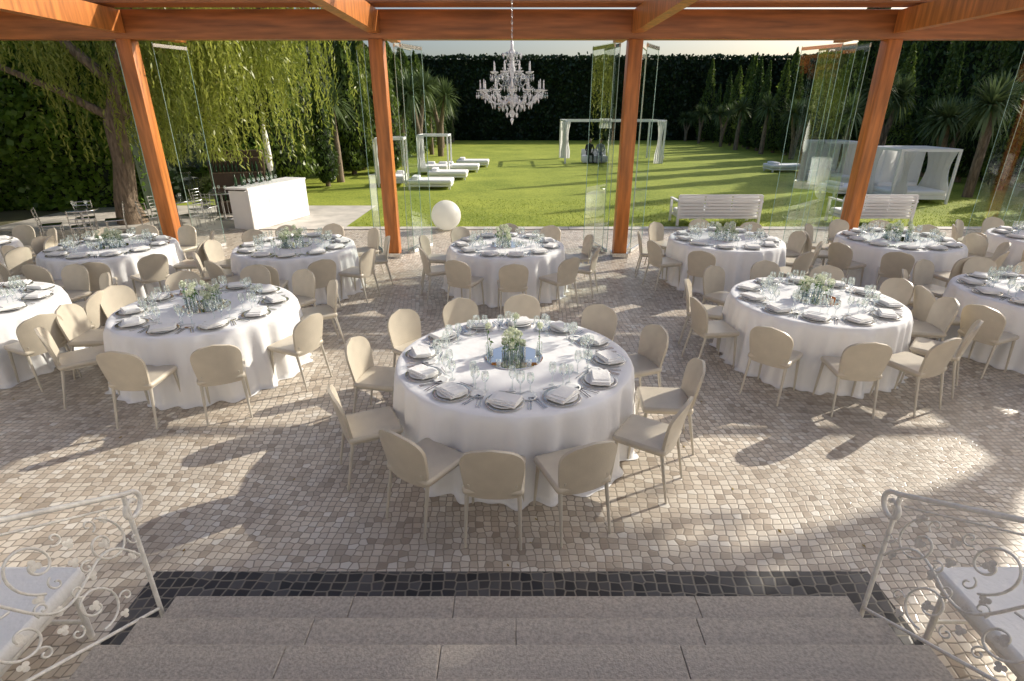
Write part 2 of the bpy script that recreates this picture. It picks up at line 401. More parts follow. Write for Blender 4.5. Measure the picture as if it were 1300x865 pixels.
def center_mesh(seed,big):
    r_=random.Random(seed); b=MB()
    b.lathe((0,0,0),[(.27,.002),(.27,.009),(.262,.011),(0,.011)],40,0,False)
    pos=[]
    nv=16 if not big else 12
    for i in range(nv):
        a=r_.random()*6.28; r=.21*math.sqrt(r_.random()) 
        pos.append((r*math.cos(a),r*math.sin(a),r_.uniform(.08,.17),r_.uniform(.16,.30)))
    if big: pos=[(-.24,.05,.12,.30),(.24,.06,.12,.30),(.02,.24,.12,.33)]+[(x*.55,y*.6,h,t*.85) for x,y,h,t in pos]
    for x,y,h,t in pos:
        r=.026
        b.lathe((x,y,.012),[(0,.0),(r,.0),(r,h)],12,1)
        b.tube([(x,y,.02),(x+r_.uniform(-.01,.01),y+r_.uniform(-.01,.01),t*.6),(x+r_.uniform(-.02,.02),y+r_.uniform(-.02,.02),t)],.0028,5,2)
        P=[]
        hr=r_.uniform(.028,.04)
        for k in range(90):
            v=Vector((r_.gauss(0,1),r_.gauss(0,1),r_.gauss(0,1))).normalized()*hr*r_.uniform(.6,1); P.append((x+v.x,y+v.y,t+v.z))
        b.leaves(P,.022,.7,3)
        P=[(x+r_.uniform(-.03,.03),y+r_.uniform(-.03,.03),r_.uniform(h*.8,t*.9)) for k in range(5)]
        b.leaves(P,.05,.35,2)
    for i in range(5):
        a=i*1.256+.3; x,y=.235*math.cos(a),.235*math.sin(a)
        b.lathe((x,y,.012),[(0,0),(.022,0),(.026,.05)],10,1); b.lathe((x,y,.016),[(.018,0),(.018,.02),(0,.021)],10,4)
    return b.mesh('flower_centerpiece',['mirror','glass','stem','flower','china'])
CP=[center_mesh(i,False) for i in range(3)]; CPB=center_mesh(9,True)
def table(x,y,mesh,R,angs,nset,cp,ph=0):
    e=empty('banquet_table',(x,y,0)); 
    o=put(mesh,'tablecloth',(0,0,0),random.random()*6.28,e)
    b=MB(); b.lathe((0,0,0),[(0,.70),(R*.97,.70),(R*.97,.725),(0,.725)],40,0,False)
    for k in range(4):
        a=k*pi/2+.4; b.tube([(R*.6*math.cos(a),R*.6*math.sin(a),.0),(R*.6*math.cos(a),R*.6*math.sin(a),.7)],.02,6,0)
    b.obj('table_frame',['dkbrown'],(0,0,0),0,e)
    put(cp,'flower_centerpiece',(x,y,.7615),random.random()*6 if cp is not CPB else 0)
    for i in range(nset):
        a=math.radians(ph+360*i/nset)+random.uniform(-.02,.02)
        px,py=x+R*.985*math.sin(a),y+R*.985*math.cos(a)
        put(random.choice(PS),'place_setting',(px,py,.7615),-a+pi)
    for a0 in angs:
        a=math.radians(a0); r=R+.27+random.uniform(-.04,.05)
        px,py=x+r*math.sin(a),y+r*math.cos(a)
        put(CH,'dining_chair',(px,py,0),-a+pi+random.uniform(-.12,.12))
table(.02,4.71,cl_big,1.09,[4,39,68,100,127,162,186,209,241,279,311,337],12,CPB,ph=5)
def ev(n,ph): return [ph+360*i/n+random.uniform(-5,5) for i in range(n)]
table(-3.62,6.17,cl[0],.985,[356,28,58,109,149,183,233,262,290,322],10,CP[0],3)
table(3.73,6.44,cl[1],.985,[2,33,66,98,128,158,190,222,262,292,325],11,CP[1],10)
table(-.09,9.40,cl[2],.985,[0,34,72,105,140,176,210,248,285,322],11,CP[2],5)
table(-3.72,9.35,cl[1],.985,ev(11,12),11,CP[0],5)
table(-6.85,9.30,cl[0],.985,ev(11,25),11,CP[1],15)
table(3.86,9.90,cl[0],.985,[0,40,80,112,148,214,250,282,318],11,CP[1],5)
table(6.95,9.85,cl[2],.985,ev(11,18),11,CP[0],5)
table(6.80,6.70,cl[0],.985,ev(11,8),11,CP[2],9)
table(-6.6,6.25,cl[2],.985,[10,45,80,112,150,185,215,250,290,325],11,CP[2],5)
table(-9.6,9.2,cl[1],.985,ev(11,5),11,CP[2],5)
table(9.95,10.05,cl[1],.985,ev(11,5),11,CP[2],5)
table(9.9,7.0,cl[2],.985,ev(11,5),11,CP[0],5)
# ------------------------------------------------------------------ chandelier
def chandelier(loc):
    b=MB()
    b.lathe((0,0,0),[(0,-.46),(.02,-.45),(.055,-.40),(.02,-.35),(.03,-.30),(.085,-.24),(.12,-.2),(.06,-.16),(.03,-.12),(.05,-.06),(.065,0),(.04,.06),(.025,.1),(.04,.16),(.05,.2),(.03,.26),(.02,.34),(.045,.4),(.05,.43),(.02,.47),(.02,.56),(0,.58)],14,1)
    def arm(a,r,z0,zt):
        pts=[];d=Vector((math.cos(a),math.sin(a),0))
        for k in range(13):
            t=k/12; pts.append(d*(.04+(r-.04)*t)+Vector((0,0,z0-.13*math.sin(t*pi*.95)*1.0+ (zt-z0)*t**2)))
        b.tube(pts,.011,5,1 if r>.3 else 0)
        e=pts[-1]
        b.lathe(e,[(0,0),(.03,.005),(.06,.018),(.062,.022),(.03,.012),(0,.012)],12,1)
        b.lathe(e,[(.016,.012),(.02,.04),(.013,.045)],8,0)
        b.tube([e+Vector((0,0,.03)),e+Vector((0,0,.115))],.0115,8,2)
        b.lathe(e+Vector((0,0,.115)),[(.004,0),(.011,.014),(.007,.034),(0,.05)],8,1)
        for k in range(6):
            aa=k*pi/3; q=e+Vector((.055*math.cos(aa),.055*math.sin(aa),.0))
            b.octa(q+Vector((0,0,-.02)),.009,.025,1); b.octa(q+Vector((0,0,-.065)),.015,.07,1)
        top=d*.05+Vector((0,0,.42)); 
        for k in range(1,19):
            t=k/19; p=top.lerp(e,t)+Vector((0,0,-.16*math.sin(pi*t))); b.octa(p,.011,.024,1)
        for k in range(3): b.octa(pts[4+3*k]+Vector((0,0,-.045)),.014,.075,1)
        return e
    E=[arm(2*pi*k/12,.47,-.16,-.08) for k in range(12)]
    E2=[arm(2*pi*(k+.5)/8,.28,.08,.16) for k in range(8)]
    for ES,dp in((E,.07),(E2,.05)):
        for i in range(len(ES)):
            p0,p1=ES[i],ES[(i+1)%len(ES)]
            for k in range(1,9):
                t=k/9; b.octa(p0.lerp(p1,t)+Vector((0,0,-dp*math.sin(pi*t)-.01)),.010,.022,1)
    for rr,zz,n in((.12,-.24,14),(.2,-.24,18),(.3,-.27,22),(.36,-.2,24),(.14,-.34,12),(.2,-.33,16),(.08,-.42,10),(.07,.4,8),(.14,.38,12)):
        for k in range(n):
            a=2*pi*k/n; b.octa((rr*math.cos(a),rr*math.sin(a),zz),.016,.085,1)
    b.octa((0,0,-.5),.035,.12,1)
    for k in range(14):
        a=2*pi*k/14; b.tube([(.03*math.cos(a),.03*math.sin(a),.36),(.09*math.cos(a),.09*math.sin(a),.42),(.11*math.cos(a),.11*math.sin(a),.40)],.006,4,1)
    zc=.57
    i=0
    while zc<1.30:
        ax=Vector((1,0,0)) if i%2 else Vector((0,1,0))
        b.tube([Vector((0,0,zc+.022))+ax*.011*math.cos(k*pi/4)+Vector((0,0,.025*math.sin(k*pi/4))) for k in range(9)],.004,4,3); zc+=.042; i+=1
    b.lathe((0,0,1.25),[(0,0),(.05,.02),(.06,.06)],12,3)
    return b.obj('crystal_chandelier',['crystal','crystalw','china','steel'],loc)
chandelier((0,9.0,3.26))
# ------------------------------------------------------------------ railings
def railing(sx,name):
    e=empty(name); b=MB(); X=sx*2.13
    sl=.58; H=.86
    def P(s,t,dx=0): return Vector((X+dx,2.46-s,.10+sl*s+t))
    Lg=2.25
    pts=[P(s_,H) for s_ in np.linspace(Lg,.0,24)]
    for k in range(1,26):
        a=pi/2-k/25*2*pi*1.15; r=.088*(1-.62*k/25)
        pts.append(P(-.03,H-.09)+Vector((0,r*math.cos(a)*1.0,r*math.sin(a))))
    b.tube(pts,.014,8)
    b.tube([P(-.0,H-.015),Vector((X,2.46,.0))],.013,8)
    b.tube([P(.0,.02),P(Lg,.02)],.010,6)
    b.tube([P(.05,H-.07),P(Lg,H-.07)],.006,6)
    for s_ in(1.12,Lg): b.tube([P(s_,H),P(s_,-.1)],.011,6)
    def spiral(s0,t0,r,a0,turns,d=1,rr=.0065,inner=.12):
        p=[];n=int(26*turns)
        for k in range(n+1):
            u=k/n; a=a0+d*u*turns*2*pi; q_=r*(1-(1-inner)*u**.85); p.append(P(s0+q_*math.cos(a),t0+q_*math.sin(a)))
        b.tube(p,rr,6); return p
    def leaf(s0,t0,r,a0):
        pts=[];n=30
        for k in range(n):
            a=k/n*2*pi; q_=r*(.5+.5*abs(math.cos(1.5*a))**.7)
            pts.append((s0+q_*math.cos(a+a0),t0+q_*math.sin(a+a0)))
        vs=[P(s0,t0,.006)]+[P(u,v,.0) for u,v in pts]; vs2=[P(s0,t0,-.006)]+[P(u,v,-.001) for u,v in pts]
        b.add(vs,[(0,1+i,1+(i+1)%n) for i in range(n)],0,True); b.add(vs2,[(0,1+(i+1)%n,1+i) for i in range(n)],0,True)
    k=0; s_=.21
    while s_<Lg-.1:
        for t0,d in((.59,1),(.24,-1)):
            off=.0 if t0>.5 else .17
            cx=s_+off
            spiral(cx,t0,.165,(-pi/2 if d>0 else pi/2)+ (0 if k%2 else pi),1.3,d)
            leaf(cx,t0,.036,k*1.3)
            for m_ in range(3):
                a=1.2+m_*2.1+k; spiral(cx+.17*math.cos(a)+.03*math.cos(a+.6),t0+.155*math.sin(a)*.9,.045,a+pi,1.0,-d,.005,.2)
                leaf(cx+.20*math.cos(a+.6),min(max(t0+.19*math.sin(a+.6),.1),.74),.032,a*2)
        k+=1; s_+=.37
    b.tube([P(x,.42+.12*math.sin(x*8.5)) for x in np.linspace(.02,Lg,70)],.0075,6)
    b.obj('ironwork',['iron'],parent=e)
railing(-1,'wrought_iron_railing'); railing(1,'wrought_iron_railing')
def bench(x0,x1,y0,y1,name='white_bench'):
    b=MB(); w=x1-x0; d=y1-y0
    b.rbox(((x0+x1)/2,(y0+y1)/2,.45),(w,d,.09),.02,0)
    b.rbox(((x0+x1)/2,(y0+y1)/2,.385),(w-.04,d-.04,.035),.006,1)
    for x in(x0+.06,x1-.06):
        for y in(y0+.06,y1-.06): b.tube([(x,y,0),(x,y,.37)],.018,8,1)
    for y in(y0+.06,y1-.06): b.tube([(x0+.06,y,.12),(x1-.06,y,.12)],.012,6,1)
    b.obj(name,['linen','iron'])
bench(-4.1,-2.45,1.78,2.42); bench(2.42,4.1,1.78,2.42)
# ------------------------------------------------------------------ garden furniture
def sofa(x0,x1,y,name='garden_sofa'):
    b=MB(); w=x1-x0; cx=(x0+x1)/2
    for x in(x0,x1):
        for yy in(y,y+.75): b.box((x,yy,.31),(.06,.06,.62))
        b.box((x,y+.375,.64),(.08,.84,.04))
    b.box((cx,y+.375,.22),(w-.06,.75,.06)); b.rbox((cx,y+.40,.32),(w-.08,.7,.13),.04,1)
    for k in range(6): b.box((cx,y-.0,.30+k*.085),(w-.06,.025,.06))
    n=3
    for k in range(n): b.rbox((x0+w*(k+.5)/n,y+.13,.56),(w/n-.04,.16,.42),.05,1)
    b.box((cx,y,.80),(w,.05,.05)) 
    for x in(x0,x1): b.box((x,y,.71),(.06,.06,.18))
    b.obj(name,['white','linen'])
sofa(4.5,6.7,15.1); sofa(8.95,10.85,15.1)
b=MB(); b.box((5.3,16.1,.36),(.5,.5,.04)); 
for dx in(-.2,.2):
    for dy in(-.2,.2): b.box((5.3+dx,16.1+dy,.17),(.04,.04,.34))
b.lathe((5.3,16.1,.38),[(0,0),(.035,0),(.045,.2),(.04,.2)],10,0)
b.obj('side_table',['white'])
def curtain(b,x0,y0,x1,y1,z0,z1,m,gather=.5,n=28):
    vs=[];k=10; ph=random.random()*6
    for i in range(k+1):
        t=i/k; z=z1+(z0-z1)*t; g=1-gather*math.sin(pi*min(t*1.25,1))*.9
        for j in range(n+1):
            u=j/n; uu=.5+(u-.5)*g if gather else u
            dx,dy=x1-x0,y1-y0; ln=math.hypot(dx,dy)+1e-6
            w=.05*math.sin(u*26+ph+t)+.02*math.sin(u*51+ph)
            vs.append((x0+dx*uu-dy/ln*w,y0+dy*uu+dx/ln*w,z))
    b.add(vs,[(i*(n+1)+j,i*(n+1)+j+1,(i+1)*(n+1)+j+1,(i+1)*(n+1)+j) for i in range(k) for j in range(n)],m,True)
def daybed(cx,cy,w,d,h,rz=0,name='canopy_daybed',full=True):
    b=MB()
    for sx in(-1,1):
        for sy in(-1,1): b.box((sx*w/2,sy*d/2,h/2),(.07,.07,h))
        b.box((sx*w/2,0,h-.04),(.07,d-.07,.08))
    for sy in(-1,1): b.box((0,sy*d/2,h-.04),(w+.07,.075,.082))
    b.box((0,0,.2),(w-.08,d-.08,.12)); b.rbox((0,0,.34),(w-.1,d-.1,.17),.05,2)
    b.rbox((-w*.22,d/2-.3,.47),(w*.3,.32,.14),.05,2); b.rbox((w*.22,d/2-.3,.47),(w*.3,.32,.14),.05,2)
    if full:
        vs=[];n=12
        for i in range(n+1):
            for j in range(n+1):
                u,v=i/n,j/n; vs.append(((u-.5)*w,(v-.5)*d,h+.012-.10*abs(math.sin(u*pi*3))*math.sin(v*pi)))
        b.add(vs,[(i*(n+1)+j,i*(n+1)+j+1,(i+1)*(n+1)+j+1,(i+1)*(n+1)+j) for i in range(n) for j in range(n)],1,True)
        curtain(b,-w/2,d/2+.03,w/2,d/2+.03,.1,h-.05,1,0)
        curtain(b,w/2+.05,-d/2+.1,w/2+.05,d/2-.05,.1,h-.05,1,.35)
        curtain(b,-w/2-.05,d*.1,-w/2-.05,d/2-.05,.1,h-.05,1,.6)
        curtain(b,-w/2,-d/2-.05,-w/2+.45,-d/2-.05,.1,h-.05,1,.7)
    else:
        curtain(b,-w/2-.05,-d/2,-w/2-.05,-d/2+.5,.1,h-.05,1,.6); curtain(b,-w/2,-d/2-.05,-w/2+.3,-d/2-.05,.3,h-.05,1,.6)
    b.obj(name,['white','voile','linen'],(cx,cy,-.015),rz)
daybed(13.75,19.9,1.85,1.8,1.75,-.05); daybed(13.4,24.4,1.5,1.6,1.75); daybed(-3.8,28.8,1.4,1.5,1.85,0,full=False); daybed(-5.0,24.2,1.1,1.5,1.9,.1,full=False)
def lounger(cx,cy,w,d,rz=0,name='sun_lounger'):
    b=MB(); b.rbox((0,0,.28),(w,d,.17),.05,1); b.box((0,0,.15),(w-.06,d-.06,.07))
    for sx in(-1,1):
        for sy in(-1,1): b.box((sx*(w/2-.1),sy*(d/2-.1),.06),(.07,.07,.12))
    b.rbox((-w/2+.3,0,.42),(.32,d*.7,.12),.05,1,.05)
    b.obj(name,['white','linen'],(cx,cy,-.015),rz)
for p in((-3.3,23.2),(-2.95,26.5),(-2.6,29.8),(-2.2,32.6),(14.1,29.8),(12.6,21.2)): lounger(p[0],p[1],1.8,1.2)
b=MB(); 
for u in((-1.72,14.55,.385),): b.sphere((u[0],u[1],u[2]-.01),u[2],36)
b.lathe((-1.72,14.55,-.0),[(.12,0),(.12,.02),(0,.02)],16); b.obj('garden_sphere_lamp',['lamp'])
for x,y,r in((-8.0,20.2,.2),(9.2,36,.25),(16.2,27,.25)):
    b=MB(); b.sphere((x,y,r-.03),r,24); b.lathe((x,y,-.0),[(.1,0),(.1,.02),(0,.02)],16); b.obj('garden_sphere_lamp',['lamp'])
g=empty('white_gazebo'); b=MB(); x0,x1,y0,y1,h=3.15,8.9,34.3,38.3,2.3
for x in(x0,x1):
    for y in(y0,y1): b.box((x,y,h/2),(.10,.10,h))
    b.box((x,(y0+y1)/2,h+.04),(.10,y1-y0+.1,.10))
for y in(y0,y1): b.box(((x0+x1)/2,y,h+.042),(x1-x0-.12,.10,.10))
for x in(x0+1.9,x0+3.8): b.box((x,(y0+y1)/2,h+.04),(.08,y1-y0-.12,.08))
b.obj('frame',['white'],parent=g)
b=MB(); curtain(b,x0-.3,y0-.1,x0+.25,y0-.1,.3,h,0,.5); curtain(b,x1-.5,y0-.1,x1+.0,y0-.1,0.0,h+.05,0,.6); curtain(b,x0,y1-.6,x0+.1,y1,.1,h,0,.4)
curtain(b,x0+1.9,y0-.08,x0+2.6,y0-.08,h-.35,h+.18,0,.1)
b.obj('drapes',['voile'],parent=g)
b=MB(); b.rbox((4.95,34.9,.22),(1.5,.9,.4),.06,0); b.rbox((4.95,35.3,.5),(1.5,.18,.5),.05,0); b.obj('garden_sofa',['linen'])
def person(x,y,rz,cloth,lean=0.1,name='seated_person'):
    e=empty(name,(x,y,0)); e.rotation_euler=(0,0,rz)
    V=[];E=[];R=[]
    def j(p,r,par=None):
        V.append(p);R.append(r); 
        if par is not None: E.append((par,len(V)-1))
        return len(V)-1
    pel=j((0,0,.52),.15); wa=j((0,lean*-.3,.70),.125,pel); chs=j((0,-lean*.8,.92),.15,wa); nk=j((0,-lean-.0,1.07),.055,chs); j((0,-lean-.02,1.14),.05,nk)
    for s in(-1,1):
        hp=j((s*.10,-.04,.50),.095,pel); kn=j((s*.13,-.46,.50),.065,hp); an=j((s*.13,-.50,.09),.042,kn); j((s*.14,-.66,.045),.035,an)
        sh=j((s*.19,-lean*.9,1.00),.06,chs); el=j((s*.26,-lean-.10,.75),.045,sh); wr=j((s*.14,-.33,.62),.028,el); pm=j((s*.12,-.40,.60),.03,wr)
        for k in range(4): 
            f=j((s*.12+(k-1.5)*.02,-.455,.595),.009,pm); j((s*.12+(k-1.5)*.02,-.49+.006*abs(k-1.5),.58),.008,f)
        f=j((s*.12-s*.04,-.42,.605),.010,pm); j((s*.12-s*.06,-.45,.60),.008,f)
    me=bpy.data.meshes.new('body'); me.from_pydata(V,E,[]); me.materials.append(M[cloth])
    o=put(me,'body',(0,0,0),0,e); md=o.modifiers.new('s','SKIN'); 
    for i,r in enumerate(R): me.skin_vertices[0].data[i].radius=(r,r)
    me.skin_vertices[0].data[0].use_root=True
    sb=o.modifiers.new('ss','SUBSURF'); sb.levels=sb.render_levels=1
    b=MB(); hx=-lean-.03; b.sphere((0,hx,1.24),.1,16,0,(.82,.95,1.2)); b.sphere((0,hx+.02,1.27),.105,16,1,(.88,.98,1.12))
    b.sphere((0,hx-.1,1.225),.016,8,0,(.8,1,1.4))
    for s in(-1,1): b.sphere((s*.032,hx-.088,1.25),.010,8,1); b.sphere((s*.083,hx,1.235),.018,8,0,(.5,1,1.4))
    b.box((0,hx-.092,1.185),(.04,.01,.008),1)
    b.obj('head',['skin','hair'],(0,0,0),0,e)
person(4.6,34.82,.15,'dark'); person(5.3,34.82,-.25,'shoe',.15)
# bar
e=empty('bar_counter',(-6.75,15.65,0)); e.rotation_euler=(0,0,-.25)
b=MB(); b.rbox((.35,0,.52),(.05,2.5,1.04),.01); b.box((.05,0,1.062),(.66,2.54,.045)); b.box((.02,-1.15,.5),(.60,.04,.98),0); b.box((.02,1.15,.5),(.60,.04,.98),0); b.box((-.05,0,.6),(.5,2.2,.03),1)
for k in range(9): b.lathe((-.15+.05*(k%2),-1.0+k*.17,1.086),[(0,0),(.035,0),(.037,.19),(.013,.24),(.012,.3),(0,.3)],8,2)
for k in range(14): b.lathe((.12+.08*(k%2),-1.0+k*.09,1.086),[(.03,0),(.004,.01),(.004,.09),(.035,.13),(.03,.19)],8,3)
b.obj('counter',['white','dkbrown','bottle','glass'],parent=e)
b=MB(); b.box((0,0,.9),(1.5,.5,1.8)); 
for k in range(4): b.box((0,-.27,.35+k*.42),(1.44,.05,.03),1); 
for k in range(24): b.lathe((-.65+.11*(k%12),-.29,.38+(k//12)*.84),[(0,0),(.033,0),(.035,.17),(.012,.22),(.012,.28),(0,.28)],8,2)
b.obj('bar_cabinet',['dkbrown','bark','bottle'],(-8.3,17.4,0),.3)
b=MB(); b.tube([(0,0,0),(0,0,2.7)],.025,8,1); b.lathe((0,0,0),[(0,2.6),(.04,2.5),(.08,2.2),(.11,1.5),(.09,1.35),(.07,1.2),(.0,1.2)],10,0); b.lathe((0,0,0),[(.3,0),(.3,.06),(.03,.08)],16,1)
b.obj('closed_parasol',['linen','steel'],(-7.4,17.6,0))
b=MB()
for sx in(-1,1):
    b.tube([(sx*.19,.18,0),(sx*.19,.18,.44)],.012,6); b.tube([(sx*.19,-.22,0),(sx*.19,-.19,.44),(sx*.185,-.24,.84)],.012,6)
b.rbox((0,0,.45),(.40,.40,.022),.008)
for k in range(4): b.tube([(-.187,-.205-.012*k,.56+.085*k),(0,-.235-.012*k,.56+.085*k),(.187,-.205-.012*k,.56+.085*k)],.011,6)
CS=b.mesh('steel_chair',['steel'])
def cafe(x,y,r):
    b=MB(); b.lathe((x,y,0),[(0,.72),(.36,.72),(.37,.735),(.36,.75),(0,.75)],28,0); b.tube([(x,y,.02),(x,y,.72)],.03,8,1); b.lathe((x,y,0),[(.24,0),(.24,.015),(.03,.03)],20,1)
    for k in range(4): b.lathe((x+.15*math.cos(k*2+r),y+.15*math.sin(k*2+r),.751),[(.03,0),(.004,.01),(.004,.09),(.035,.13),(.03,.19)],8,2)
    b.obj('cafe_table',['steel','steel','glass'])
    for k in range(4):
        a=r+k*pi/2; put(CS,'steel_chair',(x+.62*math.sin(a),y+.62*math.cos(a),0),-a+pi)
cafe(-8.7,14.5,.5); cafe(-10.2,13.2,1.0); cafe(-8.3,16.1,.2)
# ------------------------------------------------------------------ vegetation
def nz(p): return noise.noise(Vector(p))
def hedge(name,x0,y0,x1,y1,h,th,n,size,mats=('hedge','hedgecore'),bump=.35,face=-1,asp=.7):
    b=MB(); L_=math.hypot(x1-x0,y1-y0); dx,dy=(x1-x0)/L_,(y1-y0)/L_; nx,ny=-dy,dx
    def pt(s,o,z): return (x0+dx*s+nx*o,y0+dy*s+ny*o,z)
    ns=max(2,int(L_/1.0)); nh=max(2,int(h/.8))
    for side in(-1,1):
        vs=[]
        for i in range(ns+1):
            for j in range(nh+1):
                s=L_*i/ns; z=-.05+h*j/nh; o=side*(th/2-.15+bump*nz((s*.5,z*.5,side*7+x0)))
                if j==nh: z-=.2
                vs.append(pt(s,o,z))
        k=nh+1
        fs=[(i*k+j,(i+1)*k+j,(i+1)*k+j+1,i*k+j+1) for i in range(ns) for j in range(nh)]
        b.add(vs,fs,1,True)
        if side==-1: va=vs
    k=nh+1
    tv=[va[i*k+nh] for i in range(ns+1)]+[vs[i*k+nh] for i in range(ns+1)]
    b.add(tv,[(i,i+1,ns+2+i,ns+1+i) for i in range(ns)],1,True)
    for ii in(0,ns): b.add([va[ii*k],va[ii*k+nh],vs[ii*k+nh],vs[ii*k]],[(0,1,2,3)],1)
    P=[]
    for i in range(n):
        s=random.random()*L_; f=random.random()
        if f<.82 : side=face; z=random.random()*h
        elif f<.87: side=-face; z=random.random()*h
        else:
            z=h+random.gauss(0,.09)+.15*nz((s*.8,3,1)); P.append(pt(s,random.uniform(-th/2,th/2),z)); continue
        o=side*(th/2+bump*nz((s*.5,z*.5,side*7+x0))+random.gauss(0,.07)+.10*nz((s*2.1,z*2.1,4)))
        P.append(pt(s,o,z))
    b.leaves(P,size,asp,0)
    return b.obj(name,list(mats))
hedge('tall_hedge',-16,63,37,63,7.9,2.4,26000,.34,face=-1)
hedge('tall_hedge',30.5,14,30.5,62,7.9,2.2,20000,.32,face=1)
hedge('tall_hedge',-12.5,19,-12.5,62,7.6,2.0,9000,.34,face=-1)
hedge('ivy_hedge',-30,18.6,-11.6,18.6,6.6,1.6,38000,.20,('ivy','hedgecore'),bump=.8,face=-1,asp=.85)
hedge('ivy_hedge',-17,4,-17,18,6.6,1.4,15000,.22,('ivy','hedgecore'),bump=.7,face=-1,asp=.85)
hedge('low_hedge',-12,21.5,-9.0,21.5,1.6,1.0,4000,.15,('ivy','hedgecore'),bump=.3,face=-1)
def cypress(h,r,n,mat,size=.2,lump=.35,base=.25,pow_=.75):
    b=MB(); b.tube([(0,0,-.05),(.03,0,h*.5),(0,0,h*.9)],[.09+h*.008,.06,.02],8,0)
    sd=random.random()*50; 
    def prof(t): return r*(min(1,(t+.03)/.16)**.6)*(1-t)**pow_*1.25
    P=[]
    for i in range(n):
        t=random.random()**1.15; a=random.random()*6.283; z=base+(h-base)*t
        k=1+lump*nz((math.cos(a)*1.6,math.sin(a)*1.6+sd,z*1.3))+.5*lump*nz((math.cos(a)*4,math.sin(a)*4+sd,z*3))
        rr=prof(t)*k*random.uniform(.72,1.06)
        P.append((rr*math.cos(a),rr*math.sin(a),z))
    b.leaves(P,size,.4,1,axis=(0,0,1.2),jit=.8)
    vs=[];ns=10;nr=10
    for i in range(nr+1):
        t=i/nr
        for j in range(ns):
            a=2*pi*j/ns; rr=prof(min(t,.97))*.68*(1+lump*nz((math.cos(a)*1.6,math.sin(a)*1.6+sd,(base+(h-base)*t)*1.3)))
            vs.append((rr*math.cos(a),rr*math.sin(a),base+.1+(h-base-.4)*t))
    b.add(vs,[(i*ns+j,i*ns+(j+1)%ns,(i+1)*ns+(j+1)%ns,(i+1)*ns+j) for i in range(nr) for j in range(ns)],2,True)
    return b.mesh('cypress_tree',['bark',mat,'hedgecore'])
CY=[cypress(6.8,.75,3200,'cyp'),cypress(6.0,.6,2800,'cyp'),cypress(7.4,.9,3600,'conif',.22,.6)]
CN=[cypress(7.6,1.5,6500,'conif',.24,.6,.3,.8),cypress(6.4,1.2,5200,'conif',.24,.7,.3,.7),cypress(5.2,1.1,4500,'cyp',.22,.6,.3,.6)]
TC_SHADE=cypress(15,1.15,6500,'cyp',.34,.4)
def yucca(h,heads,ln=.75):
    b=MB(); tops=[]
    for k in range(heads):
        a=6.28*k/heads+random.random(); sp=0 if heads==1 else .45
        top=Vector((math.cos(a)*sp,math.sin(a)*sp,h*random.uniform(.88,1.05)))
        b.tube([(0,0,-.05),(top.x*.15,top.y*.15,h*.45),(top.x*.6,top.y*.6,h*.7),top],[.15,.12,.09,.08],7,0); tops.append(top)
    for c in tops:
        for i in range(190):
            v=Vector((random.gauss(0,1),random.gauss(0,1),random.gauss(.35,.9))).normalized()
            l=ln*random.uniform(.75,1.15); w=v.cross(Vector((0,0,1))); 
            if w.length<.05: w=Vector((1,0,0))
            w=w.normalized()*.035
            p0=c+v*.05; p1=c+v*l*.55; p2=c+v*l-Vector((0,0,.22*l*(1-v.z*.6)))
            b.add([p0-w*.7,p0+w*.7,p1+w,p1-w,p2],[(0,1,2,3),(3,2,4)],1)
    return b.mesh('yucca_tree',['bark','yucca'])
YU=[yucca(2.6,1,1.0),yucca(2.2,3,.85),yucca(3.2,2,.95)]
def S(m,name,x,y,s=1): 
    put(m,name,(x,y,-.02),random.random()*6.28,None,(s,s,s*random.uniform(.92,1.1)))
yy=22.5; k=0
while yy<60:
    x=19.5+random.uniform(-.4,.4)
    S(random.choice(CY),'cypress_tree',x,yy,random.uniform(.8,1.05))
    if k%2==0: S(random.choice(YU),'yucca_tree',x-1.6+random.uniform(-.3,.3),yy+.9,random.uniform(.9,1.25))
    if k%2==1: S(random.choice(CY),'cypress_tree',x+3.2,yy+1.2,random.uniform(.8,1.1))
    S(CN[2],'conifer_tree',x+1.6+random.uniform(-.4,.4),yy+.6,random.uniform(.5,.75))
    yy+=random.uniform(2.0,2.7); k+=1
for x,y in((26,27.0),(26.8,29.4),(27,32),(26,34.8),(26,38),(27.2,41.5),(26.5,46)): S(TC_SHADE,'cypress_tree',x,y,1)  # extra tall cypresses, added to cast long shadow streaks across the lawn
for x,y,m,s in((16.6,20.6,2,1.15),(19.0,18.8,0,1.25),(21.5,21.0,1,1.2),(14.8,26.0,0,1.0),(23.5,18.0,2,1.2)): S(YU[m],'yucca_tree',x,y,s)
for x,y,s in((17.9,17.6,.62),(19.8,16.8,.75),(22.8,22.5,.9),(24.5,17.2,.8),(25.5,24,1)): S(CN[1],'conifer_tree',x,y,s)
yy=22.5; k=0
while yy<60:
    x=-6.6-random.uniform(0,.6)-(1.4 if yy<27 else 0)
    S(random.choice(CN),'conifer_tree',x-1.2,yy+.5,random.uniform(.85,1.1))
    if k%2==0: S(random.choice(CY),'cypress_tree',x+.5,yy+1.2,random.uniform(.65,.95))
    if k%3==1: S(YU[0],'yucca_tree',x+.9,yy,1.15)
    yy+=random.uniform(2.4,3.1); k+=1
for x,y,s in((-5.2,33,1.5),(-4.9,40,1.5)): S(YU[2],'yucca_tree',x,y,s*.9)
for x,y,s in((-20,68,1.2),(-5,70,1.1),(-15,22,1.1),(-18,24,1.2),(-22,23,1.1)): S(CN[0],'conifer_tree',x,y,s)
